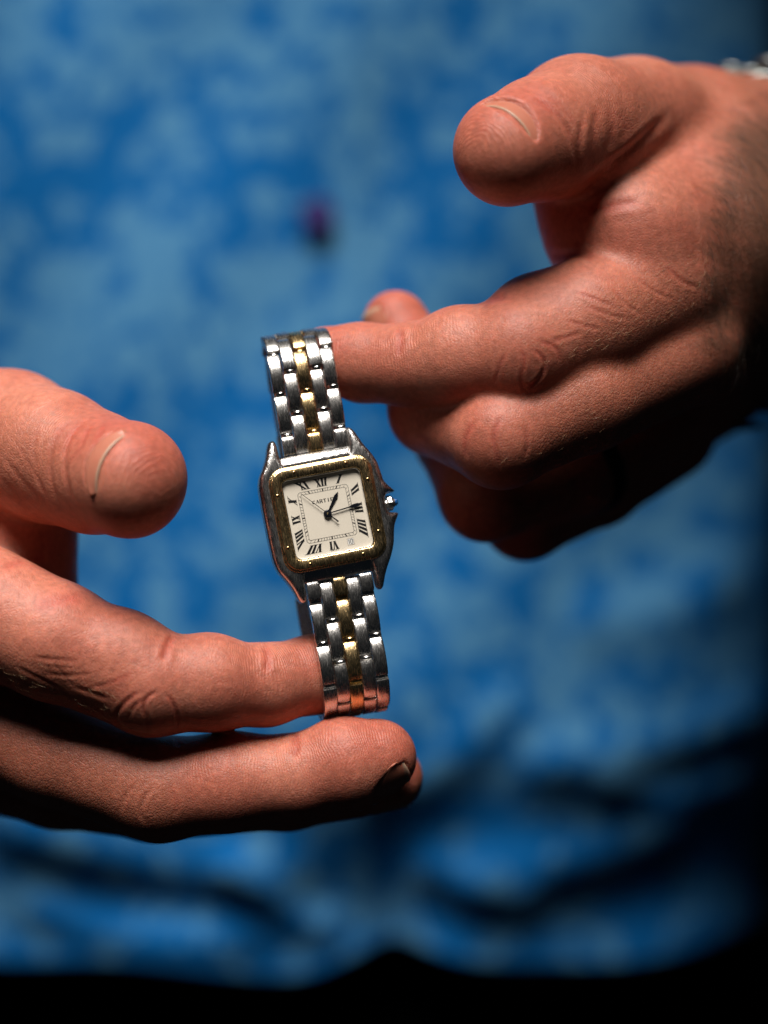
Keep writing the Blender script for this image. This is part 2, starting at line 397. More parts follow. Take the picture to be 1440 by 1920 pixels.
def nail(parent, tip, axis, dorsal, Rb, R, width, length, back, thick=0.3):
    """curved plate wrapped on the finger: tip = centre of the fingertip (mm), axis towards the end, dorsal outwards"""
    a = np.asarray(axis, float); a /= np.linalg.norm(a); n = np.asarray(dorsal, float); n -= a*(n@a); n /= np.linalg.norm(n); t = np.cross(a, n)
    nu, nv = 24, 14; V = []; tp = []
    half = width/2/R
    for lay in (0, 1):
        for j in range(nv):
            v = j/(nv-1); 
            for i in range(nu):
                u = i/(nu-1)*2-1
                e0 = length*0.62*abs(u)**2.5; e1_ = length*0.14*u*u
                s = -back+e0+v*(length-e0-e1_)
                rad = Rb+(R-Rb)*v+0.12-(thick if lay else 0)-0.35*max(0, .25-v)*4
                ang = u*half
                V.append(tip+a*s+n*(math.cos(ang)*rad)+t*(math.sin(ang)*rad)); tp.append(sstep(np.array(v), .86, .94))
    Fc = []; S = nu*nv
    for j in range(nv-1):
        for i in range(nu-1):
            k = j*nu+i; Fc.append((k, k+1, k+nu+1, k+nu)); Fc.append((S+k, S+k+nu, S+k+nu+1, S+k+1))
    for i in range(nu-1):
        Fc.append((i, S+i, S+i+1, i+1)); k = (nv-1)*nu+i; Fc.append((k, k+1, S+k+1, S+k))
    for j in range(nv-1):
        k = j*nu; Fc.append((k, k+nu, S+k+nu, S+k)); k = j*nu+nu-1; Fc.append((k, S+k, S+k+nu, k+nu))
    o = obj('fingernail', V, Fc, NAIL, parent)
    at = o.data.attributes.new('tipness', 'FLOAT', 'POINT'); at.data.foreach_set('value', np.array(tp, np.float32).ravel())
    bm = bmesh.new(); bm.from_mesh(o.data); bmesh.ops.recalc_face_normals(bm, faces=bm.faces); bm.to_mesh(o.data); bm.free()
    return o
HAIR = plain('hair', (0.42, 0.27, 0.15), 0.3)
HAIRD = plain('dark_hair', (0.035, 0.02, 0.012), 0.4)
def hairs(parent, pts, n, gid, region, count, lmin, lmax, direction, mat, seed=1, rad=0.034):
    rg = np.random.default_rng(seed); p2 = project(pts)
    d, _ = poly_dist(p2, region['p']); mk = (d < region['w'])&(n[:, 1] < 0.35)&(pts[:, 1] < region.get('ymax', 60))
    idx = np.where(mk)[0]
    if not len(idx): return
    idx = rg.choice(idx, min(count, len(idx)), replace=False)
    V = []; Fc = []
    D = np.asarray(direction, float)
    for i in idx:
        L = rg.uniform(lmin, lmax); d0 = D+rg.normal(0, .2, 3); d0 -= n[i]*(d0@n[i])*0.85; d0 /= np.linalg.norm(d0)
        p = pts[i]-n[i]*0.1; k0 = len(V); S = 6; droop = rg.uniform(-0.6, .4); side = np.cross(d0, n[i])*rg.normal(0, .18)
        for s in range(S):
            t = s/(S-1); c = p+n[i]*(0.55*L*t-0.5*L*t*t*(1-droop*.3))+d0*(L*t)+side*L*t*t
            r = rad*(1-.8*t); e1 = np.cross(d0, n[i]); e2 = n[i]
            for a in range(3): V.append(c+r*(math.cos(a*2.094)*e1+math.sin(a*2.094)*e2))
        for s in range(S-1):
            for a in range(3):
                b = (a+1) % 3; Fc.append((k0+s*3+a, k0+s*3+b, k0+s*3+3+b, k0+s*3+3+a))
    o = obj('hair', V, Fc, mat, parent); o['kind'] = 'stuff'; return o

person = empty('person'); tag(person, 'person in blue patterned shirt and black trousers holding out a watch', 'person')
HRES = 0.45
# -- hand on the left of the picture
LEFT = [
 dict(name='palm', k=8, ko=1, chains=[
   [(-120, 1150, 14, 14), (-420, 1180, 55, 19), (-800, 1130, 110, 24)],
   [(-130, 1300, 30, 14), (-420, 1260, 65, 19), (-800, 1180, 120, 24)],
   [(-160, 1380, 46, 13), (-420, 1330, 80, 17), (-800, 1230, 130, 22)],
   [(-330, 960, 60, 18), (-600, 1060, 90, 21)],
   [(-700, 1130, 100, 27), (-1150, 1030, 170, 31), (-1700, 900, 260, 36)],
   [(40, 975, 27, 10.8), (30, 1090, 27, 12), (-60, 1160, 26, 13)], [(40, 975, 27, 10.8), (-200, 930, 45, 16)]]),
 dict(name='pinky', k=2.5, ko=4, finger=1, chains=[[(-190, 1420, 56, 11), (140, 1470, 52, 9.3), (300, 1475, 48, 8.2), (420, 1465, 45, 7.4)]]),
 dict(name='ring', k=2.5, ko=3, finger=1, chains=[[(-150, 1395, 44, 12), (110, 1462, 34, 11), (290, 1492, 28, 10.2), (540, 1482, 24, 8.8), (727, 1458, 22, 7.9)]]),
 dict(name='middle', k=2.5, ko=2.2, finger=1, chains=[[(-90, 1325, 22, 13.5), (110, 1412, 14, 11.8), (300, 1480, 8, 11.2), (430, 1466, 6, 10.6), (560, 1458, 5, 9.2), (650, 1438, 5, 9.3), (708, 1421, 6, 8.5)]],
      blobs=[(640, 1425, 4, (8.5, 7.5, 8.8), -8)]),
 dict(name='index', k=2.5, ko=2.2, finger=1, chains=[[(-40, 1140, 6, 14.2), (105, 1203, 2, 12.6), (285, 1282, 0, 11.0), (400, 1283, 1, 9.7), (500, 1284, 5, 8.6), (590, 1264, 10, 8.3), (640, 1258, 11, 7.4)]],
      blobs=[(390, 1270, 0, (8, 7.5, 8.6), -3), (235, 1225, -1, (9.5, 8, 9), 25)]),
 dict(name='thumb', k=3, ko=3, finger=1, chains=[[(-330, 900, 66, 20), (-130, 800, 42, 16), (20, 826, 22, 15.5), (100, 856, 10, 14.3), (178, 886, 3, 12.8), (238, 897, -9, 11.6)]],
      blobs=[(252, 903, -7, (10.4, 11, 11.4), 10)]),
]
LS = [
 dict(p=[(325, 1190), (312, 1215), (306, 1240)], on=['index'], d=.55, w=.75), dict(p=[(497, 1208), (503, 1235), (500, 1262)], on=['index'], d=.5, w=.7),
 dict(p=[(553, 1372), (556, 1395), (552, 1420)], on=['middle'], d=.55, w=.7), dict(p=[(330, 1380), (334, 1402)], on=['middle'], d=.3, w=.6),
 dict(p=[(296, 1295), (272, 1310), (268, 1328), (278, 1350), (274, 1375)], on=['index'], d=.42, w=.42),
 dict(p=[(310, 1300), (325, 1318), (333, 1345), (334, 1372)], on=['index'], d=.30, w=.40),
 dict(p=[(262, 1296), (235, 1315), (217, 1338), (220, 1362)], on=['index'], d=.38, w=.45), dict(p=[(268, 1310), (248, 1328), (240, 1352)], on=['index'], d=.25, w=.35),
 dict(p=[(140, 1288), (175, 1300), (205, 1312)], on=['index'], d=.25, w=.5), dict(p=[(250, 1262), (220, 1275), (195, 1285), (165, 1290)], on=['index'], d=.16, w=.4),
 dict(p=[(60, 1232), (110, 1238), (150, 1240)], on=['index'], d=.22, w=.45), dict(p=[(85, 1262), (130, 1268), (175, 1262)], on=['index'], d=.2, w=.4),
 dict(p=[(100, 1245), (118, 1262), (138, 1290)], on=['index'], d=.16, w=.35), dict(p=[(30, 1250), (70, 1270), (110, 1290)], on=['index'], d=.2, w=.4),
 dict(p=[(290, 1475), (270, 1495), (262, 1520), (270, 1545)], on=['middle'], d=.35, w=.5), dict(p=[(255, 1470), (232, 1495), (228, 1520)], on=['middle'], d=.3, w=.5),
 dict(p=[(320, 1480), (332, 1505), (330, 1530)], on=['middle'], d=.2, w=.5),
 # thumb joint
 dict(p=[(160, 792), (135, 812), (122, 845), (121, 880), (130, 925), (138, 955)], on=['thumb'], d=.42, w=.55),
 dict(p=[(140, 788), (108, 808), (95, 845), (93, 890), (103, 930), (122, 962)], on=['thumb'], d=.42, w=.6),
 dict(p=[(175, 797), (160, 815), (150, 845), (136, 860), (122, 890)], on=['thumb'], d=.2, w=.4),
 dict(p=[(200, 795), (186, 812), (172, 842)], on=['thumb'], d=.16, w=.4), dict(p=[(178, 850), (165, 880), (160, 905)], on=['thumb'], d=.12, w=.5),
 dict(p=[(70, 800), (62, 850), (72, 900), (90, 945)], on=['thumb'], d=.18, w=.5), dict(p=[(10, 860), (40, 900), (80, 945)], on=['thumb'], d=.2, w=.6),
 dict(p=[(30, 830), (60, 880), (88, 930)], on=['thumb'], d=.14, w=.4), dict(p=[(0, 895), (30, 930), (62, 960)], on=['thumb'], d=.2, w=.6),
 dict(p=[(0, 1068), (40, 1052), (90, 1048)], d=.3, w=.8), dict(p=[(60, 1140), (110, 1125), (160, 1120)], on=['index'], d=.12, w=1.2),
]
def tanL(p2, pts, n, pal, gid):
    t = sstep(-(p2[:, 0]-190+ (1290-p2[:, 1])*0.7), -60, 60)*sstep(p2[:, 1], 1190, 1260)
    th = (gid == 5)*(0.35+0.45*sstep(-p2[:, 0], -200, -60))*sstep(-p2[:, 0], -205, -180)
    return np.clip(np.maximum(np.maximum(t*0.9, sstep(-p2[:, 0], 60, 200)), th)*sstep(-pal, -0.9, -0.1), 0, 1)
hl, pL, nL, gL, nmL = build_hand(person, 'palm up hand with the index finger through the watch bracelet and the middle finger under it', LEFT, LS, HRES, np.array([0.1, 0.0, 1.0]), tanL,
    [('thumb', 6.2, (-0.74, -0.35, 0.42), 15, 4.4), ('middle', 5.4, (0.35, -0.62, -0.72), 10.5, 9), ('index', 4, (0, .2, -1), 10.5, 10), ('ring', 4, (.1, 0, -1), 10.5, 10)])
# -- hand on the right of the picture
RIGHT = [
 dict(name='palm', k=9, ko=1, chains=[
   [(1215, 530, 25, 15.5), (1320, 460, 38, 21), (1450, 400, 84, 30)],
   [(1262, 640, 30, 14.5), (1345, 545, 50, 20), (1480, 450, 100, 28)],
   [(1250, 740, 62, 13), (1330, 640, 80, 18), (1480, 520, 125, 25)],
   [(1230, 800, 78, 12), (1300, 700, 95, 16), (1470, 560, 135, 22)],
   [(1320, 290, 62, 19), (1450, 330, 105, 25)],
   [(1340, 330, 50, 20), (1185, 440, 19, 13.5), (1190, 520, 20, 14)],
   [(1450, 400, 120, 33), (1640, 430, 190, 36), (2100, 500, 320, 42)],
   [(1040, 300, 28, 8.5), (1115, 415, 26, 9.5), (1200, 500, 40, 14)]]),
 dict(name='pinky', k=2.5, ko=3, finger=1, chains=[[(1255, 815, 78, 11.5), (1120, 905, 60, 10.6), (985, 968, 48, 10.2), (905, 890, 62, 8.6), (880, 810, 72, 7.6)]]),
 dict(name='ring', k=2.5, ko=2.5, finger=1, chains=[[(1255, 765, 62, 12.5), (1080, 880, 44, 11), (912, 925, 33, 10.9), (850, 820, 46, 9.2), (860, 740, 56, 8.3)]]),
 dict(name='middle', k=2.5, ko=2.0, finger=1, chains=[[(1275, 650, 26, 14), (1098, 745, 10, 11.9), (940, 820, 5, 10.9), (812, 770, 24, 9.8), (770, 660, 42, 8.4), (742, 607, 44, 7.8)]]),
 dict(name='index', k=2.5, ko=2.0, finger=1, chains=[[(1230, 540, 22, 15.5), (1100, 605, 10, 13.8), (975, 658, 4, 11.8), (860, 675, 7, 10.4), (760, 684, 11, 8.8), (680, 680, 15, 8.5), (612, 676, 16.5, 7.6)]],
      blobs=[(860, 655, 6, (8, 8, 8.6), 12), (1010, 600, 8, (11, 9, 10), 20)]),
 dict(name='thumb', k=3, ko=3.5, finger=1, chains=[[(1380, 310, 84, 21), (1290, 265, 58, 17.5), (1190, 240, 36, 15.8), (1085, 236, 14, 15.0), (1010, 262, 2, 12.8), (953, 281, -6, 11.0)]],
      blobs=[(950, 283, -6, (10.2, 10.4, 10.8), 0)]),
]
RS = [
 dict(p=[(1075, 372), (1120, 335), (1165, 295), (1205, 262), (1252, 215)], d=.8, w=1.1), dict(p=[(905, 565), (925, 560), (950, 556)], on=['index'], d=.4, w=.8),
 dict(p=[(750, 612), (752, 640), (746, 668)], on=['index'], d=.4, w=.7), dict(p=[(1033, 480), (1070, 475), (1120, 480)], d=.5, w=.8),
 dict(p=[(1105, 378), (1120, 395), (1150, 385), (1200, 378)], d=.4, w=1.0),
 dict(p=[(1000, 655), (1020, 672), (1022, 695), (1005, 718), (985, 730)], on=['index'], d=.38, w=.45), dict(p=[(975, 650), (985, 680), (975, 710), (985, 738)], on=['index'], d=.32, w=.4),
 dict(p=[(950, 660), (935, 690), (928, 720)], on=['index'], d=.2, w=.4), dict(p=[(1035, 640), (1060, 632), (1090, 625)], on=['index'], d=.25, w=.45),
 dict(p=[(1010, 640), (1045, 650), (1050, 680)], on=['index'], d=.25, w=.45),
 dict(p=[(1080, 548), (1115, 560), (1150, 575)], d=.2, w=.4), dict(p=[(1100, 575), (1140, 590), (1180, 600)], d=.22, w=.4), dict(p=[(1150, 540), (1170, 570), (1205, 590)], d=.2, w=.4),
 dict(p=[(1060, 600), (1100, 612), (1130, 618)], d=.2, w=.4), dict(p=[(1190, 520), (1230, 550), (1260, 560)], d=.2, w=.45), dict(p=[(1250, 500), (1280, 530), (1310, 540)], d=.22, w=.5),
 dict(p=[(940, 780), (925, 815), (930, 850), (938, 880)], on=['middle'], d=.3, w=.5), dict(p=[(890, 790), (870, 825), (875, 860)], on=['middle'], d=.25, w=.5),
 dict(p=[(985, 800), (990, 830), (985, 860)], on=['middle'], d=.25, w=.5),
 # thumb joint
 dict(p=[(1005, 185), (1035, 205), (1060, 235), (1073, 265), (1078, 300)], on=['thumb'], d=.4, w=.6), dict(p=[(1095, 215), (1088, 250), (1085, 290), (1078, 325)], on=['thumb'], d=.3, w=.7),
 dict(p=[(1120, 200), (1115, 240), (1112, 280), (1100, 320)], on=['thumb'], d=.35, w=1.0), dict(p=[(1140, 195), (1150, 235), (1145, 275)], on=['thumb'], d=.25, w=.8),
 dict(p=[(1030, 180), (1058, 205), (1080, 240)], on=['thumb'], d=.15, w=.5), dict(p=[(1160, 210), (1175, 240), (1170, 270)], on=['thumb'], d=.2, w=.9),
]
def tanR(p2, pts, n, pal, gid):
    t = sstep(p2[:, 0]+(p2[:, 1]-560)*0.5, 1050, 1200)*sstep(p2[:, 1], 470, 570)
    th = (gid == 5)*(0.55*sstep(p2[:, 0], 1000, 1060))
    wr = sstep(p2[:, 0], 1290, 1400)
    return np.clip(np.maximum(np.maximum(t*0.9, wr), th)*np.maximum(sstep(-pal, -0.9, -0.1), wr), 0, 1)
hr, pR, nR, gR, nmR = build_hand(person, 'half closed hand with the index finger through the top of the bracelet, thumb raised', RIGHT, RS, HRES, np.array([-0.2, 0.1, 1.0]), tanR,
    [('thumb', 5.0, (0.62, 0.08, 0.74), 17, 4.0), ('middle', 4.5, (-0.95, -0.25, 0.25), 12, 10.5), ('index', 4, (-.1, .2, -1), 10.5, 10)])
hairs(hl, pL, nL, gL, dict(p=[(20, 1275), (100, 1290), (190, 1320)], w=42, ymax=20), 110, 1.2, 3.2, (0.8, -0.25, -0.6), HAIR, 3)
hairs(hl, pL, nL, gL, dict(p=[(40, 1215), (150, 1245)], w=35, ymax=20) , 16, 1.6, 3.6, (0.5, -0.3, 0.6), HAIRD, 4, .034)
hairs(hr, pR, nR, gR, dict(p=[(1030, 625), (1130, 600), (1300, 520)], w=50, ymax=50), 130, 1.0, 2.8, (-0.8, -0.25, -0.5), HAIR, 5)
hairs(hr, pR, nR, gR, dict(p=[(1420, 230), (1385, 420), (1365, 620)], w=62, ymax=140), 700, 4.0, 10.0, (0.5, -0.3, -0.8), HAIRD, 8)
hairs(hr, pR, nR, gR, dict(p=[(1000, 830), (1150, 740)], w=60, ymax=50), 60, 1.0, 2.8, (-0.8, -0.25, -0.5), HAIR, 6)

# ------------------------------------------------------------------ shirt, trousers, background
def shirt_mat():
    m, nt, b = new_mat('shirt_print'); L = nt.links
    tc = N(nt, 'ShaderNodeTexCoord'); mp = N(nt, 'ShaderNodeMapping'); mp.inputs['Scale'].default_value = (1000, 1000, 1000)
    L.new(tc.outputs['Object'], mp.inputs[0])
    sp = N(nt, 'ShaderNodeSeparateXYZ'); L.new(mp.outputs[0], sp.inputs[0])
    # mirrored brocade-like motifs
    mx = mth(nt, 'ADD', mth(nt, 'PINGPONG', mth(nt, 'ADD', sp.outputs[0], 8.0), 34.0), mth(nt, 'MULTIPLY', sp.outputs[2], 0.25))
    cb = N(nt, 'ShaderNodeCombineXYZ'); L.new(mx, cb.inputs[0]); L.new(sp.outputs[2], cb.inputs[2])
    def noise(sc, det, src, loc):
        a = N(nt, 'ShaderNodeMapping'); a.inputs['Location'].default_value = loc; L.new(src, a.inputs[0])
        n = N(nt, 'ShaderNodeTexNoise'); n.inputs['Scale'].default_value = sc; n.inputs['Detail'].default_value = det; n.inputs['Distortion'].default_value = 1.2
        L.new(a.outputs[0], n.inputs['Vector']); return n.outputs['Fac']
    a = noise(0.030, 2, cb.outputs[0], (0, 0, 0)); c = noise(0.10, 3, mp.outputs[0], (31, 0, 7)); d = noise(0.19, 3, mp.outputs[0], (5, 3, 1))
    e = noise(0.010, 1, mp.outputs[0], (50, 3, 1))
    def vor(sc, src):
        wv_ = N(nt, 'ShaderNodeVectorMath', operation='SCALE'); wv_.inputs['Scale'].default_value = 14; nn_ = N(nt, 'ShaderNodeTexNoise'); nn_.inputs['Scale'].default_value = 0.06; L.new(src, nn_.inputs['Vector']); L.new(nn_.outputs['Color'], wv_.inputs[0])
        ad_ = N(nt, 'ShaderNodeVectorMath', operation='ADD'); L.new(src, ad_.inputs[0]); L.new(wv_.outputs[0], ad_.inputs[1])
        v = N(nt, 'ShaderNodeTexVoronoi', feature='SMOOTH_F1'); v.inputs['Scale'].default_value = sc; v.inputs['Smoothness'].default_value = 0.3; L.new(ad_.outputs[0], v.inputs['Vector']); return v.outputs['Distance']
    v1 = vor(0.072, cb.outputs[0])
    s = mth(nt, 'ADD', mth(nt, 'ADD', mth(nt, 'MULTIPLY', a, .55), mth(nt, 'MULTIPLY', c, .75)), mth(nt, 'ADD', mth(nt, 'MULTIPLY', d, .50), mth(nt, 'MULTIPLY', e, .35)))
    s = mth(nt, 'SUBTRACT', s, mth(nt, 'MULTIPLY', v1, 0.55))
    r = N(nt, 'ShaderNodeMapRange', interpolation_type='SMOOTHSTEP'); r.inputs['From Min'].default_value = 0.72; r.inputs['From Max'].default_value = 0.88
    L.new(s, r.inputs[0])
    col = N(nt, 'ShaderNodeMixRGB'); col.inputs[1].default_value = (0.0003, 0.108, 0.34, 1); col.inputs[2].default_value = (0.065, 0.22, 0.41, 1)
    L.new(r.outputs[0], col.inputs[0]); L.new(col.outputs[0], b.inputs['Base Color'])
    b.inputs['Roughness'].default_value = 0.85; b.inputs['Specular IOR Level'].default_value = 0.15
    wv = N(nt, 'ShaderNodeTexNoise'); wv.inputs['Scale'].default_value = 1.4; L.new(mp.outputs[0], wv.inputs['Vector'])
    bp = N(nt, 'ShaderNodeBump'); bp.inputs['Distance'].default_value = 0.0003; L.new(wv.outputs['Fac'], bp.inputs['Height']); L.new(bp.outputs[0], b.inputs['Normal'])
    return m
SHIRT = shirt_mat()
SY = 262.0; SX = -25.0
def shirt_y(x, z):
    a = np.clip((x-SX)/178.0, -1, 1)
    y = SY+120*(1-np.sqrt(1-a*a*0.985))
    # folds
    def ridge(x0, z0, x1, z1, wd, amp):
        d, t = poly_dist(np.stack([x.ravel(), z.ravel()], 1), smooth_poly([(x0, z0), ((x0+x1)/2, (z0+z1)/2-8), (x1, z1)]))
        return (-0.6*amp*np.exp(-(d/wd)**2)*np.clip(np.minimum(t, 1-t)*6+.1, 0, 1)).reshape(x.shape)
    low = sstep(-z, 40, 150)
    y = y+ridge(-150, -108, -20, -128, 13, 12)+ridge(-140, -140, -35, -150, 8, 8)+ridge(40, -88, 150, -72, 11, 9)+ridge(20, -128, 120, -112, 12, 12)
    y = y+ridge(-10, -105, 50, -60, 10, 6)+ridge(-60, -118, -12, -150, 8, 8)+ridge(60, -140, 10, -120, 9, 8)+ridge(60, -40, 140, -20, 12, 5)+ridge(2, -90, 6, -172, 7, -9)
    y = y+ridge(-130, -60, -60, -85, 14, 5)+ridge(70, -95, 140, -100, 8, 7)
    y = y+low*low*28
    y = y-1.6*np.exp(-((x-SX-4)/17.0)**8)            # button placket
    y = y+2.0*np.sin(x*0.035+z*0.021)+1.2*np.sin(x*0.07-z*0.05+1)
    return y
def sheet(name, xs, zfun, nz, yfun, mat, parent, thick=1.0):
    X = []; Z = []
    for t in np.linspace(0, 1, nz):
        for x in xs: X.append(x); Z.append(zfun(x, t))
    X = np.array(X); Z = np.array(Z); Y = yfun(X, Z); nx = len(xs)
    V = np.concatenate([np.stack([X, Y, Z], 1), np.stack([X, Y+thick, Z], 1)]); Fc = []; S = nx*nz
    for j in range(nz-1):
        for i in range(nx-1):
            k = j*nx+i; Fc += [(k, k+1, k+nx+1, k+nx), (S+k, S+k+nx, S+k+nx+1, S+k+1)]
    for i in range(nx-1):
        Fc.append((i, S+i, S+i+1, i+1)); k = (nz-1)*nx+i; Fc.append((k, k+1, S+k+1, S+k))
    o = obj(name, V, Fc, mat, parent)
    bm = bmesh.new(); bm.from_mesh(o.data); bmesh.ops.recalc_face_normals(bm, faces=bm.faces); bm.to_mesh(o.data); bm.free()
    return o
def hem(x): return -164+2*math.sin(x*0.05)+11*math.exp(-((x-2)/20.0)**2)
xs = np.linspace(SX-176, SX+176, 210)
shirt = sheet('shirt', xs, lambda x, t: hem(x)+(330-hem(x))*t, 260, shirt_y, SHIRT, person)
TR = plain('trouser_black', (0.0012, 0.0014, 0.0018), 0.9, 0, Specular_IOR_Level=0.0)
trousers = sheet('trousers', np.linspace(SX-180, SX+180, 60), lambda x, t: -420+300*t, 40, lambda x, z: SY+60+120*(1-np.sqrt(1-np.clip((x-SX)/182, -1, 1)**2*.98)), TR, person)
# shirt button
BT = plain('button_plum', (0.03, 0.02, 0.11), 0.7, 0, Specular_IOR_Level=0.1)
def lathe(name, prof, seg, mat, parent, mw=None, smooth=True):
    V = []; Fc = []
    for r, z in prof:
        for i in range(seg): a = 2*math.pi*i/seg; V.append((r*math.cos(a), r*math.sin(a), z))
    for j in range(len(prof)-1):
        for i in range(seg):
            i2 = (i+1) % seg; Fc.append((j*seg+i, j*seg+i2, (j+1)*seg+i2, (j+1)*seg+i))
    Fc.append(tuple(range(seg))[::-1]); Fc.append(tuple((len(prof)-1)*seg+i for i in range(seg)))
    return obj(name, V, Fc, mat, parent, smooth, mw)
def front_matrix(p, nrm, up=(0, 0, 1)):
    n = np.asarray(nrm, float); n /= np.linalg.norm(n); u = np.asarray(up, float); u -= n*(n@u); u /= np.linalg.norm(u); return mm_matrix(p, np.cross(u, n), u, n)
for (bx, by) in ((596, 402), (600, -330)):
    p = P(bx, by, SY-2.5)
    b0 = lathe('button', [(0.5, -1), (5.6, -1), (6.0, 0), (5.6, 1.0), (4.4, 0.5), (1.0, 0.4)], 32, BT, person, front_matrix(p, (0.05, -1, 0.1)))
wall = empty('background_wall')
BK = plain('background_dark', (0.003, 0.004, 0.004), 0.95, 0, Specular_IOR_Level=0.0)
bpy.data.objects.remove(wall)
wall = obj('wall', [(-1500, 1400, -900), (1500, 1400, -900), (1500, 1400, 1500), (-1500, 1400, 1500), (-1500, 1450, -900), (1500, 1450, -900), (1500, 1450, 1500), (-1500, 1450, 1500)],
           [(0, 1, 2, 3), (7, 6, 5, 4), (0, 4, 5, 1), (3, 2, 6, 7), (1, 5, 6, 2), (0, 3, 7, 4)], BK, smooth=False); tag(wall, kind='structure', label='unlit dark wall far behind the person')

# ------------------------------------------------------------------ the watch
def basis(yaw, pitch, roll):
    y, p, r = map(math.radians, (yaw, pitch, roll))
    n = np.array([math.sin(y)*math.cos(p), -math.cos(y)*math.cos(p), math.sin(p)])
    rt = np.array([math.cos(y), math.sin(y), 0.0]); up = np.cross(n, rt)
    R = rt*math.cos(r)+up*math.sin(r); U = -rt*math.sin(r)+up*math.cos(r)
    return R, U, n
YAW, PITCH = 10, 5
R0, U0, N0 = basis(YAW, PITCH, 10.7)
WC = P(614.5, 963, 0)
watch = empty('wristwatch', None, mm_matrix(WC, R0, U0, N0))
tag(watch, 'square steel and gold wristwatch with cream roman numeral dial held between two hands', 'watch')
# case
left = [(-7.75, 17.3), (-8.5, 18.0), (-9.3, 17.6), (-9.9, 16.2), (-10.5, 14.4), (-11.6, 12.3), (-12.8, 10.4), (-13.4, 8.2), (-13.5, 4), (-13.5, 0)]
leftlow = [(x, -y) for x, y in left[::-1]][1:]
rightlow = [(7.75, -17.3), (8.5, -18.3), (9.2, -17.8), (9.9, -15.6), (10.7, -13.8), (12.0, -11.6), (13.2, -9.0), (13.7, -6.9), (14.2, -5.0), (15.7, -2.85), (15.7, -2.5), (13.2, -2.0)]
rightup = [(13.2, 1.9), (15.8, 2.15), (15.9, 2.4), (14.6, 3.7), (13.7, 4.9), (13.5, 6.6), (13.1, 9.3), (12.0, 11.6), (10.9, 13.4), (10.2, 15.2), (9.6, 16.8), (8.9, 17.7), (8.2, 17.9), (7.75, 17.3)]
notch_t = [(7.75, 13.0), (6.5, 11.4), (-6.5, 11.4), (-7.75, 13.0)]
notch_b = [(-7.75, -13.0), (-6.5, -11.4), (6.5, -11.4), (7.75, -13.0)]
outline = np.array(left+leftlow+notch_b+rightlow+rightup+notch_t)
def chaikin(pl, keep):
    q = []; n = len(pl)
    for i in range(n):
        a, b = pl[i], pl[(i+1) % n]; q += [a*.8+b*.2, a*.2+b*.8]
    return np.array(q)
ol = chaikin(chaikin(outline, None), None)
hC = 0.14
F = Field((-14.6, -19.2, -6.8), (16.8, 19.0, 1.6), hC, 3.0)
xs_ = (F.lo[0]+hC*np.arange(F.n[0])); ys_ = (F.lo[1]+hC*np.arange(F.n[1])); zs_ = (F.lo[2]+hC*np.arange(F.n[2]))
XX, YY = np.meshgrid(xs_, ys_, indexing='ij'); d2 = np.full(XX.shape, 1e9); inside = np.zeros(XX.shape, bool)
for a, b in zip(ol, np.roll(ol, -1, 0)):
    e = b-a; wx, wy = XX-a[0], YY-a[1]; t = np.clip((wx*e[0]+wy*e[1])/(e@e), 0, 1)
    d2 = np.minimum(d2, np.hypot(wx-t*e[0], wy-t*e[1]))
    c1 = YY >= a[1]; c2 = YY < b[1]; c3 = e[0]*wy > e[1]*wx
    inside ^= (c1&c2&c3)|(~c1&~c2&~c3)
d2 = np.where(inside, -d2, d2)
ztop = 0.15-0.026*np.maximum(np.abs(YY)-10.5, 0)**2-0.09*np.maximum(np.abs(XX)-11.6, 0)**2
zbot = -5.6-0.010*np.maximum(np.abs(YY)-12, 0)**2
Z3 = zs_[None, None, :]
D = smax(d2[:, :, None], Z3-ztop[:, :, None], 1.5); D = smax(D, zbot[:, :, None]-Z3, 1.2)
bx2 = np.maximum(np.abs(XX)-8.2, 0); by2 = np.maximum(np.abs(YY)-8.2, 0); pk = np.hypot(bx2, by2)-1.2
cav = np.maximum(np.broadcast_to(pk[:, :, None], D.shape), -1.35-Z3)
D = np.maximum(D, -cav)
F.a = np.clip(D, -3, 3).astype(np.float32)
pts, q = mesh_field(F); pts = relax(pts, q, 3)
case = big_mesh('case', pts, q, STEEL, watch)
# rounded square lofts
def rsq(a, rc, n=20):
    out = []
    for c, (sx, sy) in enumerate(((1, 1), (-1, 1), (-1, -1), (1, -1))):
        for i in range(n+1):
            t = math.pi/2*(c+i/n); out.append((sx*(a-rc)+rc*math.cos(t), sy*(a-rc)+rc*math.sin(t)))
        # subdivide the straight run so that shading stays even
    return out
def loft(name, prof, mat, parent, closed=True, cap=False):
    """prof: list of (half size, corner radius, z); swept round the square"""
    V = []; Fc = []; n = None
    for a, rc, z in prof:
        r = rsq(a, rc); n = len(r); V += [(x, y, z) for x, y in r]
    m = len(prof)
    for j in range(m if closed else m-1):
        for i in range(n):
            i2 = (i+1) % n; j2 = (j+1) % m; Fc.append((j*n+i, j*n+i2, j2*n+i2, j2*n+i))
    if cap: Fc.append(tuple(range((m-1)*n, m*n)))
    o = obj(name, V, Fc, mat, parent)
    bm = bmesh.new(); bm.from_mesh(o.data); bmesh.ops.recalc_face_normals(bm, faces=bm.faces); bm.to_mesh(o.data); bm.free()
    return o
bp_ = [(11.45, 3.6, -0.6), (11.45, 3.6, 0.15), (11.40, 3.55, 0.33), (11.25, 3.45, 0.45), (11.0, 3.3, 0.50), (10.9, 3.2, 0.58)]
for t in np.linspace(0, 1, 12): bp_.append((10.85-1.95*t, 3.1-1.5*t, 0.62+0.20*math.sin(math.pi*(0.08+t*0.84))))
bp_ += [(8.84, 1.5, 0.58), (8.80, 1.46, 0.48), (8.74, 1.4, -0.5), (8.95, 1.5, -0.8)]
bezel = loft('bezel', bp_, GOLD, watch)
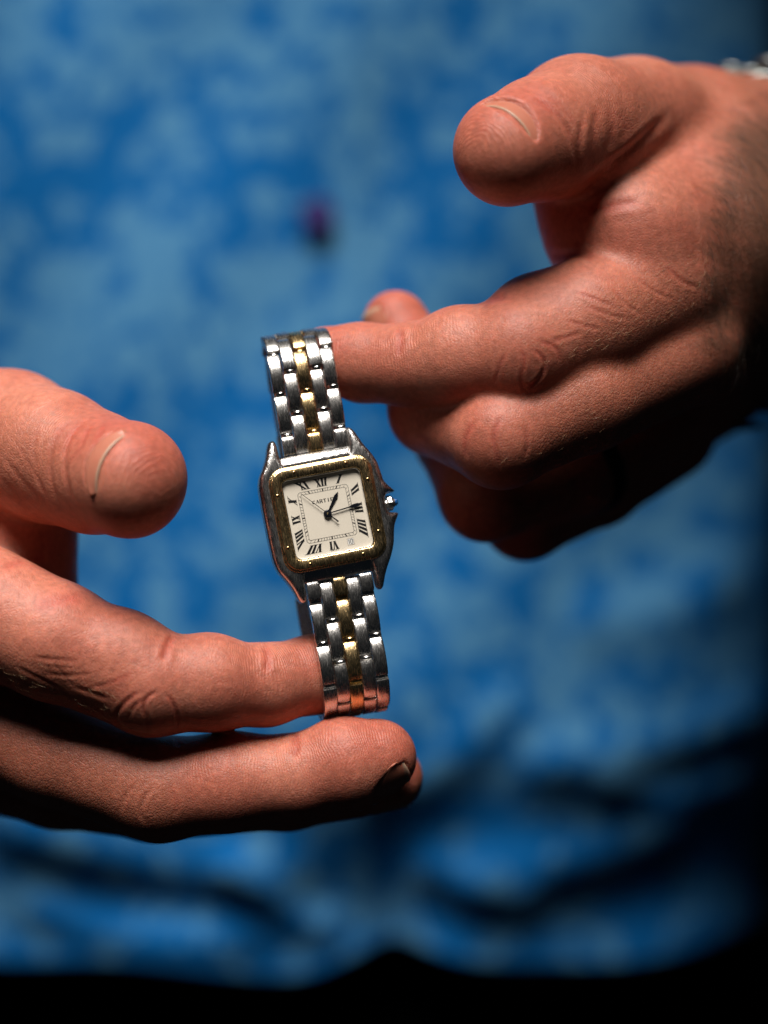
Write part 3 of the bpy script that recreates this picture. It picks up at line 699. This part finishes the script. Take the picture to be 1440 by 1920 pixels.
# crystal gasket lip and inner flange
flange = loft('inner_flange', [(8.73, 1.38, 0.36), (8.60, 1.30, 0.36), (8.50, 1.25, -1.1), (8.73, 1.38, -1.1)], STEEL_P, watch)
r = rsq(8.66, 1.35); nr = len(r)
crystal = obj('crystal', [(x, y, 0.36) for x, y in r]+[(x, y, 0.47) for x, y in r], [tuple(range(nr))[::-1], tuple(range(nr, 2*nr))]+[(i, (i+1) % nr, nr+(i+1) % nr, nr+i) for i in range(nr)], GLASS, watch, smooth=False)
r = rsq(8.66, 1.35)
dial = obj('dial', [(x, y, -0.65) for x, y in r]+[(x, y, -0.50) for x, y in r], [tuple(range(nr))[::-1], tuple(range(nr, 2*nr))]+[(i, (i+1) % nr, nr+(i+1) % nr, nr+i) for i in range(nr)], DIAL, watch, smooth=False)
# eight bezel screws
sv = None
for (x, y) in [(-5.55, 10.0), (5.95, 10.0), (10.0, 5.65), (10.05, -5.85), (5.75, -10.05), (-5.95, -10.0), (-10.0, -5.7), (-10.05, 5.7)]:
    if sv is None:
        sv = lathe('screw', [(0.42, -0.6), (0.42, 0.06), (0.37, 0.16), (0.25, 0.23), (0.1, 0.26), (0.02, 0.265)], 20, GOLD_P, bezel, Matrix.Translation((x*MM, y*MM, 0.68*MM)))
    else:
        s2 = sv.copy(); C.objects.link(s2); s2.parent = bezel; s2.matrix_local = Matrix.Translation((x*MM, y*MM, 0.68*MM))
    # dark ring seat
# end bars between the lugs
def prism(name, prof, x0, x1, mat, parent, mw=None, bev=0.12):
    n = len(prof); V = [(x0, y, z) for y, z in prof]+[(x1, y, z) for y, z in prof]
    Fc = [tuple(range(n)), tuple(range(n, 2*n))[::-1]]+[(i, n+i, n+(i+1) % n, (i+1) % n) for i in range(n)]
    o = obj(name, V, Fc, mat, parent, True, mw)
    bm = bmesh.new(); bm.from_mesh(o.data); bmesh.ops.recalc_face_normals(bm, faces=bm.faces); bm.to_mesh(o.data); bm.free()
    if bev: bevel_obj(o, bev, 3, 50)
    return o
for sgn in (1, -1):
    pr = [(10.8, -0.25), (11.6, -0.12), (12.6, -0.55), (13.5, -1.15), (13.95, -1.6), (13.95, -4.4), (10.8, -4.4)]
    prism('end_bar', [(y*sgn, z) for y, z in pr], -7.62, 7.62, STEEL_P, watch)
# crown
cm = Matrix.Translation((13.25*MM, -0.15*MM, -2.2*MM)) @ Matrix.Rotation(math.pi/2, 4, 'Y') @ Matrix.Scale(0.88, 4)
crown = lathe('crown', [(1.2, -0.6), (1.2, 0.3), (1.75, 0.3), (1.95, 0.45), (1.95, 1.5), (1.75, 1.72), (1.15, 1.95), (1.05, 2.3), (0.6, 2.5)], 8, STEEL, watch, cm, smooth=False); bevel_obj(crown, .06, 1, 25)
lathe('crown_cabochon', [(0.92, 2.2), (0.95, 2.5), (0.85, 2.8), (0.6, 3.05), (0.3, 3.2), (0.02, 3.25)], 24, SPINEL, crown)

# ---- printing on the dial (thin ink layers)
ZP = -0.495
def quad_stroke(p0, p1, w0, w1):
    p0 = np.array(p0, float); p1 = np.array(p1, float); d = p1-p0; d /= np.linalg.norm(d); n = np.array([-d[1], d[0]]); return [p0-n*w0/2, p1-n*w1/2, p1+n*w1/2, p0+n*w0/2]
def polys(name, plist, z, mat, parent, th=0.02):
    V = []; Fc = []
    for k, pl in enumerate(plist):
        n = len(pl); b = len(V); zz = z+0.0012*k
        V += [(p[0], p[1], zz) for p in pl]+[(p[0], p[1], zz+th) for p in pl]
        Fc += [tuple(b+n+i for i in range(n)), tuple(b+i for i in range(n))[::-1]]+[(b+i, b+(i+1) % n, b+n+(i+1) % n, b+n+i) for i in range(n)]
    o = obj(name, V, Fc, mat, parent, smooth=False)
    bm = bmesh.new(); bm.from_mesh(o.data); bmesh.ops.recalc_face_normals(bm, faces=bm.faces); bm.to_mesh(o.data); bm.free()
    return o
TK, TN = 0.50, 0.22
def glyph(s):
    """strokes of a roman numeral in (x mm, 0..1) as slanted bands [(x at bottom, x at top, width)]"""
    wd = {'I': 0.74, 'V': 1.22, 'X': 1.22}; out = []; x = 0; cur = []
    for ch in s:
        wv = wd[ch]; c = x+wv/2
        if ch == 'I': cur.append((c, c, TK))
        if ch == 'V': cur += [(c, c-0.36, TK), (c+0.10, c+0.42, TN)]
        if ch == 'X': cur += [(c+0.36, c-0.36, TK), (c-0.38, c+0.38, TN)]
        x += wv
    return [(a-x/2, b-x/2, w_) for a, b, w_ in cur], x
def dialpt(theta0, x, y, R_in=6.05, R_out=7.85):
    th = theta0+x/6.9; s, c = math.sin(th), math.cos(th); Rr = R_in+(R_out-R_in)*y; m = max(abs(s), abs(c)); return (Rr*s/m, Rr*c/m)
for hnum, txt in {1: 'I', 2: 'II', 3: 'III', 4: 'IIII', 6: 'VI', 7: 'VII', 8: 'VIII', 9: 'IX', 10: 'X', 11: 'XI', 12: 'XII'}.items():
    th = math.radians(hnum*30); g, W = glyph(txt); pl = []; fac = 0.86 if hnum % 3 else 0.95
    if txt == 'VIII': fac = 0.74
    if txt == 'IIII': fac = 0.86
    for a, b, w_ in g:
        a *= fac; b *= fac; w_ *= 0.95
        nseg = 6
        lf = [dialpt(th, a+(b-a)*t-w_/2*fac, t) for t in np.linspace(0, 1, nseg)]; rt = [dialpt(th, a+(b-a)*t+w_/2*fac, t) for t in np.linspace(0, 1, nseg)]
        pl.append(lf+rt[::-1])
        for yy, xx in ((0, a), (1, b)):
            y0, y1 = (0, .05) if yy == 0 else (.95, 1); hw = (w_/2+0.14)*fac if w_ > .2 else 0.2*fac
            pl.append([dialpt(th, xx-hw, y0), dialpt(th, xx-hw, y1), dialpt(th, xx+hw, y1), dialpt(th, xx+hw, y0)])
    polys('numeral', pl, ZP, INK, dial)
# minute track
pl = []
for a, rc in ((5.62, 0.75), (5.02, 0.35)):
    o_ = rsq(a, rc, 8); i_ = rsq(a-0.085, rc-0.05, 8)
    for k in range(len(o_)):
        k2 = (k+1) % len(o_); pl.append([o_[k], o_[k2], i_[k2], i_[k]])
for k in range(60):
    t = 2*math.pi*k/60; s, c = math.sin(t), math.cos(t); m = max(abs(s), abs(c)); wv = 0.26 if k % 5 == 0 else 0.09
    if k % 15 == 0: wv = 0.28
    r0, r1 = (5.02, 5.60)
    def lim(rr, rc, A):     # keep ticks inside the rounded corners
        x, y = rr*s/m, rr*c/m
        ax, ay = abs(x)-(A-rc), abs(y)-(A-rc)
        if ax > 0 and ay > 0 and math.hypot(ax, ay) > rc:
            f = ((A-rc)*1.0+rc*0.72)/A; return x*f, y*f
        return x, y
    p0 = lim(r0, .35, 5.02); p1 = lim(r1, .75, 5.62)
    # shear the tick ends along the track
    along = (1, 0) if abs(c) >= abs(s) else (0, 1)
    pl.append([(p0[0]-along[0]*wv/2, p0[1]-along[1]*wv/2), (p1[0]-along[0]*wv/2, p1[1]-along[1]*wv/2), (p1[0]+along[0]*wv/2, p1[1]+along[1]*wv/2), (p0[0]+along[0]*wv/2, p0[1]+along[1]*wv/2)])
polys('minute_track', pl, ZP-0.06, INK, dial, .006) if False else None
def flat(name, plist, z, mat, parent):
    V = []; Fc = []
    for k, p in enumerate(plist):
        b = len(V); V += [(q_[0], q_[1], z+0.00008*k) for q_ in p]; Fc.append(tuple(range(b, b+len(p))))
    return obj(name, V, Fc, mat, parent, smooth=False)
flat('minute_track', pl, ZP+0.004, INK, dial)
# lettering
def letters(txt, cx, cy, hgt, adv, tk, tn):
    out = []; x = cx-adv*(len(txt)-1)/2
    for ch in txt:
        w_ = adv*0.74; h_ = hgt; L_, R_, B_, T_ = x-w_/2, x+w_/2, cy-h_/2, cy+h_/2; M_ = cy
        sf = lambda xx, yy, ww: out.append(quad_stroke((xx-ww/2, yy), (xx+ww/2, yy), tn, tn))
        def arc(cx_, cy_, rx, ry, a0, a1, n=9, t0=tn, t1=tk):
            prev = None
            for i in range(n+1):
                a = math.radians(a0+(a1-a0)*i/n); p = (cx_+rx*math.cos(a), cy_+ry*math.sin(a)); wv = t0+(t1-t0)*abs(math.cos(a))
                if prev: out.append(quad_stroke(prev[0], p, prev[1], wv))
                prev = (p, wv)
        if ch == 'C': arc(x, M_, w_/2, h_/2-tn/2, 42, 318); sf(R_-.03, T_-.14*h_, tn)
        elif ch == 'A': out.append(quad_stroke((L_+.04, B_), (x, T_), tn, tn)); out.append(quad_stroke((R_-.04, B_), (x, T_), tk, tk)); out.append(quad_stroke((L_+.15, cy-.12*h_), (R_-.15, cy-.12*h_), tn, tn)); sf(L_+.04, B_, .2*w_*1.5); sf(R_-.04, B_, .3*w_)
        elif ch == 'R': out.append(quad_stroke((L_+.1*w_, B_), (L_+.1*w_, T_), tk, tk)); arc(x-.05*w_, cy+h_*.24, w_*.42, h_*.24, -90, 90, 8); out.append(quad_stroke((L_, T_-tn/2), (x, T_-tn/2), tn, tn)); out.append(quad_stroke((L_+.1, M_), (x, M_), tn, tn)); out.append(quad_stroke((x, M_), (R_, B_), tk, tk)); sf(L_+.1*w_, B_, .35*w_)
        elif ch == 'T': out.append(quad_stroke((x, B_), (x, T_), tk, tk)); out.append(quad_stroke((L_, T_-tn/2), (R_, T_-tn/2), tn*1.3, tn*1.3)); out.append(quad_stroke((L_, T_), (L_, T_-.2*h_), tn, tn)); out.append(quad_stroke((R_, T_), (R_, T_-.2*h_), tn, tn)); sf(x, B_, .4*w_)
        elif ch == 'I': out.append(quad_stroke((x, B_), (x, T_), tk, tk)); sf(x, B_, .4*w_); sf(x, T_, .4*w_)
        elif ch == 'E': out.append(quad_stroke((L_+.1*w_, B_), (L_+.1*w_, T_), tk, tk)); [out.append(quad_stroke((L_, yy), (R_*1-rr, yy), tn*1.2, tn*1.2)) for yy, rr in ((B_+tn/2, 0), (M_, .18*w_), (T_-tn/2, 0))]; out.append(quad_stroke((R_, B_), (R_, B_+.22*h_), tn, tn)); out.append(quad_stroke((R_, T_), (R_, T_-.2*h_), tn, tn))
        elif ch == 'S': arc(x, cy+h_*.22, w_*.36, h_*.25, 30, 250, 8, tn, tk); arc(x, cy-h_*.22, w_*.36, h_*.25, 90, -150, 8, tn, tk)
        elif ch == 'W':
            for a_, b_ in (((L_, T_), (L_+w_*.27, B_)), ((L_+w_*.27, B_), (x, T_)), ((x, T_), (R_-w_*.27, B_)), ((R_-w_*.27, B_), (R_, T_))): out.append(quad_stroke(a_, b_, tk, tk))
        x += adv
    return out
flat('maker_lettering', letters('CARTIER', 0.0, 2.95, 0.76, 0.80, 0.20, 0.09), ZP+0.006, INK, dial)
flat('origin_lettering', letters('SWISS', 0.05, -7.98, 0.32, 0.38, 0.08, 0.05), ZP+0.006, INK, dial)
# date window
dw = [(3.12, -7.50), (4.52, -7.50), (4.52, -6.12), (3.12, -6.12)]
date = polys('date_window', [dw], ZP+0.002, WHITE, dial, .03)
FR = plain('date_frame', (0.42, 0.36, 0.30), 0.5)
flat('date_frame', [quad_stroke(a, b, .10, .10) for a, b in zip(dw, dw[1:]+dw[:1])], ZP+0.036, FR, date)
dg = [quad_stroke((3.48, -7.28), (3.48, -6.35), .14, .14), quad_stroke((3.36, -6.50), (3.48, -6.36), .10, .10)]
o8 = [(3.80, -7.15), (3.88, -7.28), (4.18, -7.28), (4.26, -7.15), (4.26, -6.48), (4.18, -6.35), (3.88, -6.35), (3.80, -6.48)]
dg += [quad_stroke(a, b, .13, .13) for a, b in zip(o8, o8[1:]+o8[:1])]
flat('date_digits', dg, ZP+0.037, INK, date)
# hands
def hand_blade(name, ang, z, pts2, th=0.10):
    a = math.radians(ang); s, c = math.sin(a), math.cos(a)
    o = polys(name, [[(x*c+y*s, -x*s+y*c) for x, y in p] for p in pts2], z, HANDM, watch, th); return o
AH = math.degrees(math.atan2(3.2, 4.3)); AM = math.degrees(math.atan2(7.35, 0.75)); AS = math.degrees(math.atan2(-4.9, 5.35))
AH = 36.5
hand_blade('hour_hand', AH, -0.30, [[(-.18, 0), (-.20, 1.2), (-.26, 2.2), (-.38, 3.9), (-.40, 4.25), (-.30, 4.55), (0, 5.35), (.30, 4.55), (.40, 4.25), (.38, 3.9), (.26, 2.2), (.20, 1.2), (.18, 0)]])
hand_blade('minute_hand', AM, -0.15, [[(-.13, 0), (-.14, 4.2), (-.16, 5.0), (-.34, 5.5), (-.42, 6.3), (-.36, 7.0), (0, 7.6), (.36, 7.0), (.42, 6.3), (.34, 5.5), (.16, 5.0), (.14, 4.2), (.13, 0)]])
hand_blade('second_hand', AS, 0.02, [[(-.08, 0), (-.055, 7.2), (.055, 7.2), (.08, 0)], [(-.10, 0.2), (.10, 0.2), (.17, -2.9), (-.17, -2.9)]], .06)
hub = lathe('hand_hub', [(0.5, -0.7), (0.86, -0.6), (0.88, 0.05), (0.80, 0.12), (0.3, 0.14)], 32, HANDM, watch)
lathe('hub_pin', [(0.2, 0.1), (0.2, 0.22), (0.12, 0.26), (0.02, 0.27)], 16, GOLD_P, hub)

# ---- bracelet
R1, U1, N1 = basis(YAW, PITCH, 9.1)
brm = (mm_matrix(WC, R0, U0, N0).inverted() @ mm_matrix(WC, R1, U1, N1))
brac = empty('bracelet', watch, brm)
TH = 2.0; ZF = -2.2; RB = 10.6; YT, YB = 30.6, -32.8; Y0 = 13.9
segs = []    # path in (y,z): sampled polyline
path = [(Y0, ZF)]
for y in np.linspace(Y0, YT, 30)[1:]: path.append((y, ZF))
for a in np.linspace(0, math.pi, 90)[1:]: path.append((YT+RB*math.sin(a), ZF-RB+RB*math.cos(a)))
for y in np.linspace(YT, YB, 60)[1:]: path.append((y, ZF-2*RB))
for a in np.linspace(0, math.pi, 90)[1:]: path.append((YB-RB*math.sin(a), ZF-RB-RB*math.cos(a)))
for y in np.linspace(YB, -Y0, 30)[1:]: path.append((y, ZF))
path = np.array(path); ds = np.r_[0, np.cumsum(np.linalg.norm(np.diff(path, axis=0), axis=1))]; LT = ds[-1]
NL = round((LT-8.6)/9.2)+1; PITCHL = (LT-8.6)/(NL-1)
def at(s):
    y = np.interp(s, ds, path[:, 0]); z = np.interp(s, ds, path[:, 1]); e = .4
    y2 = np.interp(min(s+e, LT), ds, path[:, 0]); z2 = np.interp(min(s+e, LT), ds, path[:, 1]); y1 = np.interp(max(s-e, 0), ds, path[:, 0]); z1 = np.interp(max(s-e, 0), ds, path[:, 1])
    t = np.array([y2-y1, z2-z1]); t /= np.linalg.norm(t); return y, z, t
CW = 2.93; LL = PITCHL-0.95
def link_mesh(name, mat, L=LL, W=CW-0.12):
    ns, nw = 14, 8; V = []; Fc = []
    # cross grid: rounded crown along length, soft edges across; local y = length, x = width, z = outwards
    def top(u, v):
        y = u*L/2; sag = 1.0*(u*u)*(L/8.3)**2+0.16*u**8; ed = 0.22*max(0, abs(v)-.72)**2/.0784
        return (v*W/2, y, TH/2-sag-ed*0.8)
    us = [-1]+list(np.linspace(-.97, .97, ns))+[1]; vs = [-1, -.95, -.86, -.72, -.3, .3, .72, .86, .95, 1]
    for u in us:
        for v in vs: V.append(top(u, v))
    nu, nv = len(us), len(vs)
    for i in range(nu-1):
        for j in range(nv-1): k = i*nv+j; Fc.append((k, k+1, k+nv+1, k+nv))
    S = len(V)
    bz = -TH/2
    border = [j for j in range(nv)]+[i*nv+nv-1 for i in range(1, nu)]+[(nu-1)*nv+j for j in range(nv-2, -1, -1)]+[i*nv for i in range(nu-2, 0, -1)]
    base = []
    for k in border:
        x, y, z = V[k]; V.append((x, y*0.97, max(bz, bz+0.25*abs(y)/(L/2)*0))); base.append(len(V)-1)
    nb = len(border)
    for i in range(nb): Fc.append((border[i], base[i], base[(i+1) % nb], border[(i+1) % nb]))
    Fc.append(tuple(base)[::-1])
    me = bpy.data.meshes.new(name); me.from_pydata((np.array(V)*MM).tolist(), [], Fc); me.materials.append(mat)
    bm = bmesh.new(); bm.from_mesh(me); bmesh.ops.recalc_face_normals(bm, faces=bm.faces)
    for f in bm.faces: f.smooth = True
    for e in bm.edges:
        if len(e.link_faces) == 2 and e.calc_face_angle(0) > math.radians(38): e.smooth = False
    bm.to_mesh(me); bm.free(); return me
LM = {'s': link_mesh('link_steel', STEEL), 'g': link_mesh('link_gold', GOLD)}
SHORT = {'s': link_mesh('end_link_steel', STEEL, 3.9), 'g': link_mesh('end_link_gold', GOLD, 3.9)}
def pin_mesh(name, mat, W=CW-.3, r=0.62):
    V = []; Fc = []; n = 14
    for x in (-W/2, W/2):
        for i in range(n): a = 2*math.pi*i/n; V.append((x, r*math.cos(a), r*math.sin(a)))
    for i in range(n): Fc.append((i, (i+1) % n, n+(i+1) % n, n+i))
    Fc += [tuple(range(n)), tuple(range(n, 2*n))[::-1]]
    me = bpy.data.meshes.new(name); me.from_pydata((np.array(V)*MM).tolist(), [], Fc); me.materials.append(mat)
    for p in me.polygons: p.use_smooth = len(p.vertices) == 4
    return me
PM = {'s': pin_mesh('pin_steel', STEEL_P), 'g': pin_mesh('pin_gold', GOLD_P)}
def twist(s):    # small twist of the loop, degrees about the path
    return 0
def place(me, name, col, s, dz=0.0, jit=0.0):
    y, z, t = at(s); nz = np.array([-t[1], t[0]])      # outwards
    # outward = pointing away from the loop centre
    cy, cz = (YT+YB)/2, ZF-RB
    if (t[0]*1 == 0 and 0): pass
    out = np.array([t[1]*-1, t[0]])
    if s < 1e9:
        # path runs up the front: tangent (+y) -> outward (+z)
        out = np.array([-t[1], t[0]])
    yy, zz = y+out[0]*dz, z+out[1]*dz
    m = Matrix.Identity(4)
    # the lower front part runs back upwards, so its tangent is +y again and outward stays +z
    for r_, a in enumerate(((1, 0, 0), (0, t[0], t[1]), (0, out[0], out[1]))):
        for k in range(3): m[k][r_] = a[k]
    m.translation = Vector((((col-2)*CW+0.25+2.4*min(1, max(0, ZF-z)/(2*RB))*float(sstep(np.array(y), -25, 28)))*MM, yy*MM, zz*MM))
    o = bpy.data.objects.new(name, me); C.objects.link(o); o.matrix_local = m; o.parent = brac
    return o
for c_ in range(5):
    mt = 'g' if c_ == 2 else 's'
    if c_ in (1, 3):
        cs = [4.3+PITCHL*k for k in range(NL)]
        for s in cs: place(LM[mt], 'link', c_, s)
        gaps = [(a+b)/2 for a, b in zip(cs[:-1], cs[1:])]
    else:
        cs = [4.3+PITCHL*(k+.5) for k in range(NL-1)]
        for s in cs: place(LM[mt], 'link', c_, s)
        for s in (1.95, LT-1.95): place(SHORT[mt], 'end_link', c_, s, 0.1)
        gaps = [cs[0]-PITCHL/2-.0]+[(a+b)/2 for a, b in zip(cs[:-1], cs[1:])]+[cs[-1]+PITCHL/2]
        gaps[0] = (3.9+cs[0]-LL/2)/2; gaps[-1] = LT-gaps[0]
    for s in gaps: place(PM[mt], 'pin', c_, s, -0.35)

# ------------------------------------------------------------------ ring and chain bracelet
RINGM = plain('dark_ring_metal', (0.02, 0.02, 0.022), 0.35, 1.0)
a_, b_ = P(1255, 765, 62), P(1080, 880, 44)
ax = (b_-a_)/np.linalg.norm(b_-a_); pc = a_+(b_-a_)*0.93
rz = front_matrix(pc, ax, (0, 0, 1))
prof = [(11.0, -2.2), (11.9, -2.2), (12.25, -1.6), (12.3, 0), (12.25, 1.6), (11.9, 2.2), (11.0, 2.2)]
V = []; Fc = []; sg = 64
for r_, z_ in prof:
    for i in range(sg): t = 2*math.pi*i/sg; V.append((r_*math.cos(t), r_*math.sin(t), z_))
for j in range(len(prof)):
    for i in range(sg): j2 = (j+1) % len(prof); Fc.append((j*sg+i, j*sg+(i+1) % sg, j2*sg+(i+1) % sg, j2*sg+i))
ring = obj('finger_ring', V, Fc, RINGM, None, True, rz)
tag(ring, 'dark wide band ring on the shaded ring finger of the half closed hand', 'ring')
# silver chain on the wrist
CH = plain('silver', (0.22, 0.24, 0.23), 0.38, 1.0)
chain = empty('chain_bracelet'); tag(chain, 'blurred silver chain bracelet round the wrist at the right edge', 'bracelet')
def torus_mesh(name, R_, r_, sx, mat):
    V = []; Fc = []; n, m = 20, 8
    for i in range(n):
        a = 2*math.pi*i/n
        for j in range(m):
            b = 2*math.pi*j/m; rr = R_+r_*math.cos(b); V.append((rr*math.cos(a)*sx, rr*math.sin(a), r_*math.sin(b)))
    for i in range(n):
        for j in range(m): Fc.append((i*m+j, ((i+1) % n)*m+j, ((i+1) % n)*m+(j+1) % m, i*m+(j+1) % m))
    me = bpy.data.meshes.new(name); me.from_pydata((np.array(V)*MM).tolist(), [], Fc); me.materials.append(mat)
    for p in me.polygons: p.use_smooth = True
    return me
TM = torus_mesh('chain_link', 3.0, 0.85, 1.4, CH)
cc = P(1385, 385, 92); wax = (P(1640, 430, 190)-P(1400, 385, 85)); wax /= np.linalg.norm(wax)
e1 = np.cross(wax, (0, 0, 1)); e1 /= np.linalg.norm(e1); e2 = np.cross(e1, wax)
nlk = 38
from mathutils.bvhtree import BVHTree
bvh = BVHTree.FromObject(hr, bpy.context.evaluated_depsgraph_get())
for i in range(nlk):
    a = 2*math.pi*i/nlk; dr = e1*math.cos(a)+e2*math.sin(a)
    c0 = cc-wax*6+wax*8*math.sin(a)
    hit = bvh.ray_cast(Vector((c0+dr*62)*MM), Vector(-dr))
    p = np.array(hit[0])/MM+dr*1.6 if hit[0] is not None else c0+dr*40
    tg = np.cross(wax, dr); nn = dr if i % 2 else wax*.8+dr*.6; nn = nn/np.linalg.norm(nn)
    up = np.cross(nn, tg); 
    o = bpy.data.objects.new('chain_link', TM); C.objects.link(o); o.parent = chain
    o.matrix_local = mm_matrix(p, tg, up/np.linalg.norm(up), nn)
